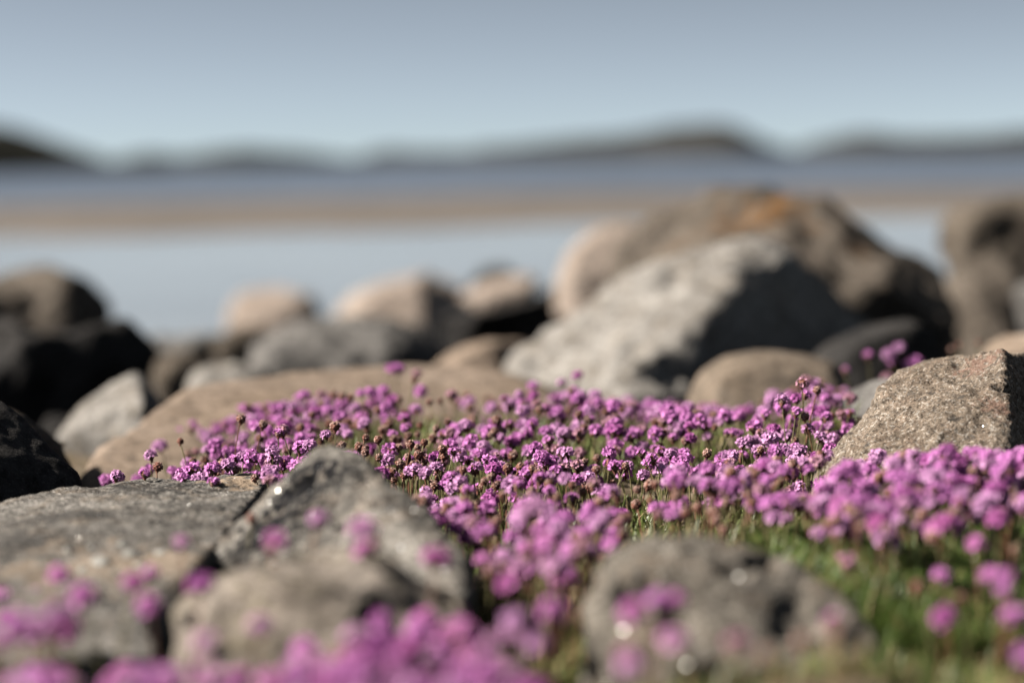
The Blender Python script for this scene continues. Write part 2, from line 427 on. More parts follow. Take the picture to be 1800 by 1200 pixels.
rock_count = [0]; DEBUG = False
def rock(name, points, voxel, mat, label, cat='rock', smooth_it=3, amp=0.02, freq=5.0, fine=0.0, ffreq=60.0, ridge=0.0,
         dents=(), lich=(), lich2=(), group=None, flecks=None, facet=0.0):
    """points: world points whose hull is the rock's block; then eroded, dented and given a cover of lichen and, in some hollows, painted shade"""
    rock_count[0] += 1
    s = rock_count[0] * 13
    P = np.array([tuple(p) for p in points])
    base = Vector((P[:, 0].mean(), P[:, 1].mean(), P[:, 2].min()))
    me = hull_mesh([Vector(p) - base for p in P], voxel, smooth_it)
    n = len(me.vertices)
    co = np.empty(n * 3, np.float32); me.vertices.foreach_get('co', co); co = co.reshape(-1, 3).astype(float)
    no = np.empty(n * 3, np.float32); me.vertices.foreach_get('normal', no); no = no.reshape(-1, 3).astype(float)
    bvh = BVHTree.FromPolygons([tuple(c) for c in co], [tuple(p.vertices) for p in me.polygons]) if (dents or lich or lich2) else None
    def where(c):
        if len(c) == 3: return np.array(c) - np.array(base)
        r = FWD + RGT * ((c[0] - 900) / FPX) + UPV * ((600 - c[1]) / FPX)
        h = bvh.ray_cast(CAM - base, r.normalized())[0]
        return np.array(h) if h else np.array((99.0, 99, 99))
    d = amp * fbm(co * freq + s, 4, s)
    if ridge: d += ridge * np.minimum(fbm(co * freq * 1.7 + s, 3, s + 5, ridged=True), 0.2)
    if facet:
        q = co * freq * 1.3 + 0.4 * np.stack([vnoise(co * freq + 9, s), vnoise(co * freq + 31, s), vnoise(co * freq + 57, s)], 1)
        hsh = hash3(*(np.floor(q).astype(np.int64).T), s)
        d += facet * hsh
    if fine: d += fine * fbm(co * ffreq, 3, s + 9) + fine * 0.8 * np.minimum(fbm(co * ffreq * 0.4, 2, s + 3), 0)
    for (c, r, dep) in dents:
        c = where(c)
        q = np.linalg.norm(co - c, axis=1) / r
        q = q * (1 + 0.35 * vnoise(co * (2.2 / r), s + 21))
        d -= dep * np.clip(1 - q ** 2, 0, 1) ** 0.7
    co2 = co + no * d[:, None]
    me.vertices.foreach_set('co', co2.astype(np.float32).ravel())
    def cover(lst, seed):
        L = np.zeros(n)
        for (c, r, a) in lst:
            c = where(c)
            q = np.linalg.norm(co - c, axis=1) / r
            L = np.maximum(L, a * np.clip((1.0 - q + 0.9 * fbm(co * (4.0 / r), 4, seed, 0.7)) * 4.0, 0, 1))
        return L
    set_attr(me, 'lichen', cover(lich, s + 31)); set_attr(me, 'lichen2', cover(lich2, s + 37))
    if DEBUG: print('ROCK', name, n, [where(c[0]) for c in lich], float(cover(lich, s + 31).max()) if lich else 0)
    me.polygons.foreach_set('use_smooth', np.ones(len(me.polygons), bool))
    me.materials.clear(); me.materials.append(mat); me.name = name
    me.update()
    o = add(name, me, None, label, cat, group, None, base)
    if flecks:
        nf, size = flecks
        me.vertices.foreach_get('normal', (tmp := np.empty(n * 3, np.float32)))
        nn = tmp.reshape(-1, 3)
        cand = np.where((nn[:, 2] > 0.1) | (nn[:, 1] < -0.2))[0]
        idx = rng.choice(cand, min(nf, len(cand)), False)
        V = []; Fq = []
        for i in idx:
            nrm = Vector(nn[i]) + Vector(rng.normal(0, 0.45, 3)); nrm.normalize()
            a = nrm.orthogonal().normalized(); b = nrm.cross(a); sz = size * rng.uniform(0.5, 1.3)
            c = Vector(co2[i]) + Vector(nn[i]) * size * 0.5
            j = len(V)
            for th in (0.2, 1.9, 3.5, 5.0):
                V.append(c + a * math.cos(th) * sz + b * math.sin(th) * sz)
            Fq.append((j, j + 1, j + 2, j + 3))
        add('mica_flecks', mesh_np('mica_flecks', [tuple(v) for v in V], Fq, [MICA], False), o, kind='stuff')
    return o

def block(outline, d, thick, down=None, sub=0.72, lean=0.0, extra=(), jit=1.0):
    """world points of a solid rock: its middle outline at depth d, smaller caps towards and away from the camera"""
    cx = sum(p[0] for p in outline) / len(outline); cy = sum(p[1] for p in outline) / len(outline)
    rb = random.Random(int(cx * 7 + cy * 13))
    pts = []
    for (x, y) in outline: pts.append(at(x, y, d + lean * (cy - y)))
    for sgn in (-1, 1):
        for (x, y) in outline:
            if jit and rb.random() < 0.4: continue
            sb = sub * rb.uniform(1 - 0.45 * jit, 1 + 0.2 * jit)
            qx = cx + (x - cx) * sb; qy = cy + (y - cy) * sb
            dd = d + sgn * thick / 2 * rb.uniform(1 - 0.5 * jit, 1) + lean * (cy - qy)
            p = CAM + (at(qx, qy, d) - CAM) + FWD * (dd - d)
            pts.append(p)
    if down:
        for p in list(pts)[:len(outline)]:
            pass
        zs = [p.z for p in pts]; zmin = min(zs)
        for p in list(pts):
            if p.z < zmin + 0.35 * (max(zs) - zmin): pts.append(Vector((p.x, p.y, zmin - down)))
    for e in extra: pts.append(at(*e))
    return pts

# --- foreground
top1 = [at(-260, 930, 2.5), at(0, 908, 2.62), at(130, 892, 2.68), at(215, 848, 2.82), at(330, 838, 2.86), at(440, 836, 2.86), at(466, 850, 2.80),
        at(420, 915, 2.5), at(352, 990, 2.2), at(250, 1062, 2.0), at(60, 1042, 2.05), at(-250, 1042, 2.05)]
top1 += [at(60, 1165, 1.94), at(270, 1150, 1.92), at(-250, 1165, 1.94)]
rock('flat_rock', top1 + [p + Vector((0, 0, -0.12)) for p in top1], 0.0042, R_SLAB,
     'flat grey granite slab beside the black rock, with pale lichen spots', smooth_it=7, amp=0.009, freq=6, fine=0.0016, ffreq=110, ridge=0.006,
     lich2=[((150, 1000), 0.10, 0.4), ((420, 848), 0.035, 0.8), ((300, 985), 0.05, 0.5)], lich=[((120, 912), 0.06, 0.6), ((250, 862), 0.05, 0.6), ((360, 900), 0.05, 0.4), ((60, 960), 0.06, 0.4)], flecks=(350, 0.0009))
slab = bpy.data.objects['flat_rock']
slab.data.materials[0] = rock_mat('granite_slab2', (0.14, 0.13, 0.12), (0.29, 0.27, 0.245), 0.93, grain=330, bump=1.3, tint=(0.27, 0.20, 0.14), tint_amt=0.5, lichen2=(0.36, 0.27, 0.19))

pk = [at(588, 795, 2.42), at(560, 804, 2.42), at(622, 806, 2.40), at(695, 858, 2.34), at(765, 923, 2.26), at(815, 985, 2.18), at(500, 853, 2.43), at(430, 913, 2.40),
      at(350, 985, 2.34), at(340, 1030, 2.26), at(560, 1085, 2.14), at(815, 1055, 2.08), at(470, 915, 2.37)]
pk += [Vector((p.x * 1.02, p.y + 0.10, p.z - 0.14)) for p in pk[:9]] + [p + Vector((0, 0, -0.12)) for p in pk[7:12]]
rock('peaked_rock', pk, 0.0034, R_GREY, 'peaked grey granite rock with a black lichen patch below its tip', smooth_it=6, amp=0.010, freq=7, fine=0.0016, ffreq=100, ridge=0.008,
     dents=[((545, 858), 0.020, 0.010), ((480, 900), 0.02, 0.006)],
     lich=[((552, 850), 0.030, 1.0), ((505, 882), 0.034, 1.0), ((462, 925), 0.032, 0.95), ((620, 845), 0.022, 0.8), ((430, 965), 0.03, 0.8), ((560, 910), 0.03, 0.6), ((700, 900), 0.02, 0.5)],
     flecks=(420, 0.0013))

pkn = [at(345, 1015, 1.98), at(430, 985, 1.98), at(560, 966, 1.98), at(650, 972, 1.97), at(730, 1005, 1.95), at(815, 1020, 1.95), at(830, 1060, 1.92), at(800, 1150, 1.85), at(560, 1215, 1.80), at(380, 1190, 1.82),
       at(320, 1090, 1.92), at(640, 1015, 1.90), at(480, 1035, 1.89)]
pkn += [p + Vector((0, 0, -0.11)) for p in pkn[:11]]
rock('pink_rock', pkn, 0.0036, R_PINK, 'blurred pinkish tan rock in front of the peaked grey rock', smooth_it=12, amp=0.013, freq=9, fine=0.0014, ffreq=80, ridge=0.008,
     dents=[((672, 1070), 0.022, 0.034), ((800, 1040), 0.014, 0.01), ((430, 1080), 0.03, 0.01)], lich=[((672, 1045), 0.018, 0.9), ((560, 1000), 0.02, 0.2)])  # black cover over the deep dent paints the shade of the hole

gr = [at(1052, 1000, 2.02), at(1072, 955, 2.02), at(1130, 940, 2.02), at(1230, 943, 2.02), at(1322, 966, 2.02), at(1355, 1005, 2.0), at(1430, 1032, 1.97), at(1510, 1075, 1.93), at(1560, 1150, 1.9),
      at(1035, 1110, 1.93), at(1200, 1150, 1.87), at(1430, 1180, 1.85), at(1036, 1060, 1.97), at(1250, 1000, 1.955), at(1110, 1010, 1.955)]
gr += [p + Vector((0, 0.02, -0.11)) for p in gr[:13]]
rock('grey_rock', gr, 0.0036, R_GREYBR, 'blurred grey rock with dark hollows in the green cushion', smooth_it=3, amp=0.012, freq=9, fine=0.0015, ffreq=80, ridge=0.008,
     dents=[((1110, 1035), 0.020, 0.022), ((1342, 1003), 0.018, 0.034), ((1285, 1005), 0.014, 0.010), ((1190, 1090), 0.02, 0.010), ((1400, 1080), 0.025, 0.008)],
     lich=[((1115, 1032), 0.018, 0.9), ((1342, 1005), 0.015, 1.0), ((1290, 1000), 0.012, 0.5)], flecks=(160, 0.0015))  # dents blackened with painted shade to read as dark hollows

rr = [at(1425, 835, 2.84), at(1490, 752, 2.88), at(1553, 672, 2.94), at(1610, 652, 2.95), at(1685, 634, 2.95), at(1718, 614, 2.95), at(1760, 620, 2.92), at(1770, 700, 2.80), at(1780, 800, 2.72),
      at(1500, 845, 2.72), at(1650, 850, 2.66), at(1760, 850, 2.66), at(1620, 760, 2.76)]
rr += [at(1820, 632, 3.05), at(1850, 720, 3.08), at(1860, 860, 3.08), at(1830, 618, 3.12), at(1600, 650, 3.15), at(1480, 800, 3.12), at(1850, 860, 2.85)]
rr += [p + Vector((0, 0, -0.10)) for p in (rr[0], rr[9], rr[10], rr[11], rr[15], rr[18])]
rock('coarse_rock', rr, 0.0033, R_COARSE, 'coarse brown granite rock standing sharp behind the row of flowers', smooth_it=2, amp=0.008, freq=10, fine=0.0018, ffreq=170, ridge=0.007,
     dents=[((1582, 662), 0.02, 0.005), ((1700, 770), 0.03, 0.005), ((1570, 740), 0.02, 0.004)],
     lich=[((1765, 640), 0.010, 0.8), ((1620, 700), 0.004, 0.8), ((1690, 705), 0.005, 0.8), ((1600, 690), 0.004, 0.7)], lich2=[((1720, 635), 0.022, 0.5), ((1750, 720), 0.016, 0.4)], flecks=(260, 0.0006))

bk = [at(-60, 690, 2.95), at(0, 700, 2.95), at(50, 760, 2.92), at(95, 815, 2.90), at(138, 835, 2.92), at(132, 890, 2.90), at(100, 935, 2.84), at(-20, 940, 2.78), at(-80, 800, 2.80), at(-330, 700, 2.9), at(-350, 900, 2.85),
      at(-200, 650, 3.0), at(-330, 660, 3.2), at(60, 800, 3.1), at(120, 880, 3.1), at(-330, 900, 3.25)]
bk += [p + Vector((0, 0, -0.08)) for p in (bk[5], bk[6], bk[7], bk[10], bk[14], bk[15])]
rock('black_rock', bk, 0.006, R_DARK_SHADE, 'edge rock with shade painted black, resting against the flat slab', smooth_it=5, amp=0.012, freq=6, fine=0.001)
b2 = block([(-40, 700), (40, 722), (95, 760), (128, 812), (142, 860), (120, 900), (0, 900), (-60, 800)], 3.35, 0.30, 0.1)
rock('brown_rock', b2, 0.006, R_BROWN, 'brown rounded rock tucked behind the black rock', smooth_it=8, amp=0.01, freq=6, fine=0.001)

wh = [at(125, 862, 3.45), at(158, 800, 3.55), at(255, 718, 3.85), at(390, 672, 4.1), at(560, 652, 4.3), at(720, 642, 4.4), at(850, 648, 4.4), at(925, 672, 4.3), at(985, 705, 4.1),
      at(180, 880, 3.35), at(330, 850, 3.45), at(480, 790, 3.65), at(700, 735, 3.85), at(900, 745, 3.95)]
wh += [p + Vector((0.05, 0.5, -0.06)) for p in wh[:9]] + [p + Vector((0, 0, -0.2)) for p in wh]
rock('smooth_rock', wh, 0.009, R_TAN, 'long smooth tan whaleback rock behind the flower mat', smooth_it=14, amp=0.008, freq=4, fine=0.0006, ffreq=50)

# --- the boulders behind
def brock(name, outline, d, thick, mat, label, sm=4, amp=0.03, freq=4.0, down=0.12, vox=None, **kw):
    ext = kw.pop('extra', ()); sub = kw.pop('sub', 0.72); lean = kw.pop('lean', 0.00016 * d)
    jit = kw.pop('jit', 1.0 if sm < 8 else 0.0)
    if sm < 8: sm = min(sm, 2); kw.setdefault('ridge', amp * 0.8)
    pts = block(outline, d, thick, down, sub, lean, ext, jit)
    return rock(name, pts, vox or max(0.007, 0.0019 * d), mat, label, smooth_it=sm, amp=amp, freq=freq, **kw)

brock('pointed_rock', [(95, 760), (150, 715), (215, 660), (245, 648), (275, 690), (300, 740), (300, 800), (110, 800)], 4.5, 0.22, R_PALE,
      'pale pointed rock rising left of the whaleback rock', 3, 0.012, 6, extra=[(250, 700, 4.33), (262, 790, 4.3)])
brock('dark_boulder', [(-60, 590), (30, 572), (120, 566), (215, 575), (258, 610), (255, 680), (200, 740), (-60, 740)], 6.0, 0.5, R_DARK_SHADE,
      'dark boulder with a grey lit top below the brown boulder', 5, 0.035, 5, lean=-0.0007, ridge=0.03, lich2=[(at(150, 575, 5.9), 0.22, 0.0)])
brock('brown_boulder', [(-70, 520), (20, 482), (80, 470), (150, 492), (185, 530), (195, 580), (150, 620), (-70, 620)], 8.0, 0.55, R_BOULD,
      'brown lichened boulder standing against the pale water on the left', 6, 0.03, 4)
brock('block_rock', [(398, 545), (420, 512), (480, 503), (550, 515), (568, 550), (560, 610), (405, 610)], 12.0, 0.4, R_BLUSH,
      'pinkish block of rock at the water edge, leftmost of the pale row', 2, 0.02, 4)
brock('wedge_rock', [(585, 550), (620, 515), (690, 490), (750, 478), (815, 505), (850, 570), (800, 625), (600, 625)], 11.0, 0.5, R_BLUSH,
      'pale pinkish wedge rock at the water edge beside the pinkish block', 2, 0.02, 4)
brock('leaning_rock', [(800, 520), (850, 490), (930, 478), (955, 492), (935, 540), (890, 580), (830, 545)], 9.5, 0.35, R_BLUSH,
      'pale leaning rock with a black hollow underneath it', 2, 0.012, 4, down=0.0)
brock('black_stone', [(820, 495), (850, 466), (890, 462), (915, 480), (900, 510), (830, 520)], 11.5, 0.3, R_DARK_SHADE,
      'small black stone peeping up behind the pale leaning rock', 5, 0.01, 4)
brock('gap_shade_stone', [(760, 560), (830, 545), (900, 570), (960, 510), (1040, 490), (1050, 560), (960, 620), (780, 620)], 9.0, 0.5, R_DARK_SHADE,
      'black stones added as the shade of the gap below the pale leaning rock', 5, 0.02, 4, lean=-0.001)  # black stones stand in for the shade under the leaning rock
brock('egg_rock', [(972, 490), (990, 440), (1040, 398), (1090, 388), (1140, 400), (1150, 450), (1110, 500), (1020, 510)], 8.5, 0.4, R_BLUSH,
      'smooth tan egg-shaped rock leaning against the big boulder', 12, 0.008, 3, down=0.1)
brock('big_boulder', [(1035, 535), (1085, 440), (1165, 372), (1262, 338), (1350, 334), (1440, 350), (1530, 385), (1620, 435), (1680, 500), (1705, 580), (1690, 660), (1100, 680)], 6.6, 0.75, R_BOULD,
      'largest boulder with brown coarse surface and an orange lichen cap', 4, 0.035, 4, ridge=0.02, fine=0.006, ffreq=22, lean=0.0009,
      lich2=[((1350, 362), 0.10, 0.9), ((1275, 385), 0.06, 0.75), ((1420, 378), 0.05, 0.5), ((1200, 420), 0.05, 0.5), ((1520, 430), 0.05, 0.5)], extra=[(1400, 470, 6.0), (1560, 500, 5.95), (1670, 575, 6.0), (1250, 440, 6.05)])
fb = [at(885, 655, 5.35), at(940, 600, 5.45), at(1010, 550, 5.5), at(1080, 500, 5.55), at(1200, 452, 5.6), at(1300, 422, 5.62), at(1345, 418, 5.62), at(1385, 450, 5.55), at(1480, 520, 5.8), at(1560, 610, 5.9), at(1600, 680, 5.95),
      at(900, 700, 5.15), at(1050, 700, 4.98), at(1200, 700, 5.02), at(1240, 560, 5.08), at(1130, 560, 5.25), at(1600, 720, 5.95)]
fb += [p + Vector((0.05, 0.25, -0.05)) for p in fb[1:9]] + [p + Vector((0, 0, -0.15)) for p in fb[10:14]] + [fb[16] + Vector((0, 0, -0.12))]
rock('ridged_boulder', fb, 0.010, R_PALE, 'pale grey ridged boulder with a black shaded flank before the largest boulder', smooth_it=5, amp=0.02, freq=6, ridge=0.022, fine=0.005, ffreq=26,
     lich2=[(at(1040, 640, 5.2), 0.12, 0.0)])
brock('dark_brown_boulder', [(1660, 400), (1690, 365), (1760, 345), (1850, 340), (1950, 380), (1960, 470), (1800, 500), (1660, 480)], 8.0, 0.5, R_BROWN,
      'dark brown boulder against the water at the far right', 5, 0.03, 4, down=0.3, lean=-0.0004)
brock('slanted_rock', [(1650, 500), (1690, 465), (1750, 455), (1800, 490), (1800, 580), (1740, 620), (1670, 600)], 7.2, 0.35, R_BOULD,
      'slanted grey rock under the dark brown boulder', 4, 0.02, 5, down=0.1)
brock('corner_rock', [(1770, 500), (1830, 480), (1900, 520), (1900, 610), (1810, 600)], 6.6, 0.35, R_MID,
      'grey rock cut by the picture edge below the dark brown boulder', 4, 0.02, 5)
brock('dome_rock', [(1203, 700), (1225, 655), (1270, 625), (1330, 614), (1420, 622), (1480, 640), (1505, 690), (1480, 745), (1230, 750)], 4.3, 0.26, R_TANDK,
      'smooth brown dome-shaped stone rising behind the flowers', 16, 0.006, 4, fine=0.0006, ffreq=40)
brock('rimmed_rock', [(1430, 630), (1470, 590), (1540, 562), (1600, 555), (1650, 590), (1680, 650), (1640, 700), (1450, 700)], 5.0, 0.3, R_DARK_SHADE,
      'dark rounded rock with a thin lit rim behind the brown dome', 8, 0.012, 5, lean=-0.0007)
brock('low_rock', [(745, 660), (790, 625), (860, 604), (940, 600), (960, 640), (930, 690), (760, 690)], 5.6, 0.35, R_TAN,
      'low brownish rock at the foot of the ridged boulder', 6, 0.012, 5)
brock('mottled_boulder', [(425, 660), (440, 610), (490, 575), (580, 562), (680, 572), (750, 610), (770, 680), (700, 720), (440, 720)], 6.5, 0.5, R_MID,
      'mottled grey and black boulder between the whaleback and the pale row', 5, 0.03, 5, ridge=0.025)
brock('flat_grey_stone', [(1045, 700), (1080, 678), (1140, 670), (1200, 685), (1205, 715), (1060, 720)], 4.7, 0.25, R_PALE,
      'small pale flat stone at the foot of the ridged boulder behind the flowers', 4, 0.01, 7)
brock('wedge_stone', [(1480, 700), (1530, 672), (1570, 665), (1570, 730), (1490, 740)], 3.6, 0.2, R_MID,
      'small grey wedge stone between the dome and the coarse rock', 4, 0.008, 7)
brock('pale_low_stone', [(1735, 615), (1770, 596), (1830, 590), (1840, 640), (1740, 640)], 4.4, 0.2, R_TAN,
      'low tan stone just above the coarse rock at the picture edge', 5, 0.008, 6)
brock('tan_stone', [(330, 660), (360, 640), (420, 635), (470, 655), (480, 690), (340, 700)], 5.4, 0.3, R_PALE,
      'pale low stone between the pointed rock and the mottled boulder', 5, 0.012, 6)
brock('brown_stone', [(268, 660), (285, 632), (330, 620), (375, 640), (370, 680), (280, 690)], 5.9, 0.25, R_BROWN,
      'brown stone behind the pointed pale rock', 4, 0.015, 6)
brock('cracked_stone', [(250, 610), (280, 585), (340, 575), (400, 580), (430, 600), (420, 650), (260, 650)], 8.5, 0.5, R_MID,
      'grey stone at the water edge right of the dark boulder', 4, 0.03, 4)
brock('grey_cleft_stone', [(380, 600), (420, 575), (470, 575), (480, 620), (390, 640)], 8.2, 0.3, R_BROWN,
      'small brown stone below the pinkish block', 4, 0.02, 5)
brock('half_hidden_rock', [(560, 590), (600, 560), (680, 560), (760, 575), (800, 620), (560, 640)], 8.4, 0.5, R_MID,
      'grey rock half hidden behind the mottled boulder', 4, 0.02, 5)

# ------------------------------------------------------------------ pebbles, lichen spots, small stones
def pebble_points(c, rx, ry, rz, rot, n=26):
    pts = []
    for i in range(n):
        z = 1 - 2 * (i + 0.5) / n; r = math.sqrt(1 - z * z); a = i * 2.39996
        s_ = random.uniform(0.82, 1.08)
        x, y = r * math.cos(a) * rx * s_, r * math.sin(a) * ry * s_
        pts.append(Vector((c[0] + x * math.cos(rot) - y * math.sin(rot), c[1] + x * math.sin(rot) + y * math.cos(rot), c[2] + z * rz * s_)))
    return pts

for (px, py, dz, r, lab) in [(62, 1165, 0.022, 0.024, 'white rounded pebble among flowers in the lower left corner'),
                             (190, 1135, 0.02, 0.017, 'white pebble beside the dark gap at lower left'),
                             (128, 1150, 0.015, 0.014, 'smaller white pebble between two white pebbles at lower left'),
                             (240, 1125, 0.012, 0.012, 'small off-white pebble under the flat slab edge'),
                             (845, 1120, 0.02, 0.012, 'pale pebble between the pink rock and the grey rock'),
                             (1470, 1120, 0.012, 0.016, 'pale pebble at the low end of the blurred grey rock')]:
    p, d_ = hit(px, py, dz)
    rock('pebble', pebble_points((p.x, p.y, p.z), r * 1.2, r, r * 0.7, random.uniform(0, 3)), 0.003, WHITE, lab, 'pebble', 4, 0.002, 20)

dgw = bpy.context.evaluated_depsgraph_get()
def cast(px, py, names):
    r = (FWD + RGT * ((px - 900) / FPX) + UPV * ((600 - py) / FPX)).normalized()
    best = None
    for nm in names:
        o = bpy.data.objects[nm]
        im = Matrix.Translation(-o.location)
        ok, loc, nrm_, _ = o.ray_cast(im @ CAM, r)
        if ok:
            dd = (o.location + loc - CAM).length
            if best is None or dd < best[2]: best = (o.location + loc, nrm_, dd, o)
    return best
bpy.context.view_layer.update()
for (px, py, r) in [(178, 988, 0.010), (217, 957, 0.008), (235, 976, 0.010), (247, 992, 0.007), (282, 972, 0.007), (145, 1003, 0.006), (262, 1000, 0.005), (120, 968, 0.005), (205, 1008, 0.005), (160, 962, 0.004)]:
    h = cast(px, py, ['flat_rock'])
    if not h: continue
    loc, nn_, dd, o = h
    a = nn_.orthogonal().normalized(); b = nn_.cross(a)
    V = [loc + nn_ * 0.0022 - o.location]; Fc = []
    m = 14
    for j in range(m):
        rr_ = r * random.uniform(0.8, 1.15); th = j / m * math.tau
        V.append(loc + a * math.cos(th) * rr_ * 0.8 + b * math.sin(th) * rr_ * 0.8 + nn_ * 0.0018 - o.location)
    for j in range(m):
        rr_ = (V[1 + j] - V[0]).length
        V.append(V[1 + j] + (V[1 + j] - V[0]) * 0.2 - nn_ * 0.004)
    for j in range(m):
        j2 = (j + 1) % m
        Fc.append((0, 1 + j, 1 + j2)); Fc.append((1 + j, 1 + m + j, 1 + m + j2)); Fc.append((1 + j, 1 + m + j2, 1 + j2))
    add('lichen_spot', mesh_np('lichen_spot', [tuple(v) for v in V], Fc, [LICH]), o)

# loose stones filling the shore between the boulders (few shapes, many placements)
st_meshes = []
for i in range(6):
    o = rock('shore_stone', pebble_points((0, 0, 0), 1.0, random.uniform(0.7, 0.9), random.uniform(0.5, 0.7), 0, 18), 0.09, [R_MID, R_BROWN, R_BROWN, R_DARK_SHADE, R_TANDK, R_DARK_SHADE][i],  # darker materials stand in for the shade in the gaps
             'x y z w', 'stone', 3, 0.10, 1.2)
    st_meshes.append(o.data); bpy.data.objects.remove(o)
n_st = 0; tries = 0; placed = []
while n_st < 120 and tries < 4000:
    tries += 1
    y = 4.6 + 10.5 * random.random() ** 1.3
    x = random.uniform(-0.27, 0.27) * y
    r = random.uniform(0.04, 0.11) * (0.6 + y / 14)
    if any((x - a) ** 2 + (y - b) ** 2 < (0.8 * (r + c)) ** 2 for a, b, c in placed): continue
    placed.append((x, y, r)); n_st += 1
    zone = ('small stone among the near boulders behind the flowers' if y < 7 else 'small stone on the shore slope between the far boulders' if y < 10 else 'small stone by the edge of the pale water')
    o = add('shore_stone', random.choice(st_meshes), None, zone, 'stone', zone.replace('small stone', 'small stones'), None, (x, y, gz(x, y)[0] + r * 0.02))
    o.scale = (r, r, r); o.rotation_euler = (random.uniform(-.3, .3), random.uniform(-.3, .3), random.uniform(0, 6))

# ------------------------------------------------------------------ thrift flowers
def grid_faces(nu, nv, wrap=True):
    F = []
    for j in range(nv - 1):
        for i in range(nu if wrap else nu - 1):
            i2 = (i + 1) % nu
            F.append((j * nu + i, j * nu + i2, (j + 1) * nu + i2, (j + 1) * nu + i))
    return F

def lathe(prof, nu):
    V = []
    for (r, z) in prof:
        for i in range(nu):
            a = i / nu * math.tau
            V.append((r * math.cos(a), r * math.sin(a), z))
    return V, grid_faces(nu, len(prof))

def frame(n):
    n = n / np.linalg.norm(n)
    a = np.cross(n, [0.3, 0.9, 0.2]); a /= np.linalg.norm(a)
    return n, a, np.cross(n, a)

def merge(parts):
    V = []; F = []; Mi = []; off = 0
    for (v, f, m) in parts:
        V.append(np.asarray(v, float)); F.append(np.asarray(f, int) + off); Mi += [m] * len(f); off += len(v)
    return np.concatenate(V), np.concatenate(F), np.array(Mi)

def petals(R, nfl, openness, r_):
    """head of small five-petalled florets over the upper part of a ball, quads; origin at the ball's base"""
    parts = []
    for i in range(nfl):
        z = 1 - (1.02 * (i + 0.5) / nfl)
        rr_ = math.sqrt(max(0, 1 - z * z)); a = i * 2.39996 + r_.uniform(-.25, .25)
        n, u, v = frame(np.array([rr_ * math.cos(a), rr_ * math.sin(a), z]) + r_.normal(0, 0.12, 3))
        c = n * R * r_.uniform(0.82, 1.0) * np.array([1, 1, 0.85])
        fr = R * 0.60 * openness * r_.uniform(0.8, 1.15)
        ph = r_.uniform(0, 6)
        for p in range(5):
            th = ph + p * math.tau / 5 + r_.uniform(-.12, .12)
            d = u * math.cos(th) + v * math.sin(th); e = -u * math.sin(th) + v * math.cos(th)
            L = fr * r_.uniform(0.85, 1.15); cup = r_.uniform(0.0, 0.55)
            h1 = L * 0.55 * (0.9 - 0.2 * cup); h2 = L * (0.55 + 0.35 * cup)
            wd = L * 0.36
            V = [c - e * wd * 0.15, c + e * wd * 0.15,
                 c + d * L * 0.55 - e * wd + n * h1, c + d * L * 0.55 + e * wd + n * h1,
                 c + d * L * 1.0 - e * wd * 0.75 + n * (h2 + r_.uniform(-.1, .1) * L), c + d * L * 1.0 + e * wd * 0.75 + n * (h2 + r_.uniform(-.1, .1) * L)]
            parts.append((V, [(0, 1, 3, 2), (2, 3, 5, 4)], 0))
    V, F, Mi = merge(parts)
    V[:, 2] += R * 0.75
    return V, F, Mi

def calyx(R, r_):
    parts = []
    v, f = lathe([(0.0006, -0.004), (0.0012, -0.0035), (R * 0.5, R * 0.12), (R * 0.78, R * 0.45), (R * 0.86, R * 0.8), (R * 0.6, R * 1.25), (R * 0.2, R * 1.45), (0.0003, R * 1.5)], 6)
    parts.append((v, f, 0))
    for i in range(12):                      # papery bracts
        a = i * 2.39996; zt = 0.15 + 0.5 * (i / 12)
        n = np.array([math.cos(a), math.sin(a), 0.0]); e = np.array([-math.sin(a), math.cos(a), 0]); up = np.array([0, 0, 1.0])
        b = n * R * (0.45 + 0.35 * zt) + up * R * (zt * 0.6)
        parts.append(([b - e * R * .22, b + e * R * .22, b + n * R * .28 + up * R * .5 + e * R * .16, b + n * R * .28 + up * R * .5 - e * R * .16], [(0, 1, 2, 3)], 1))
    return merge(parts)

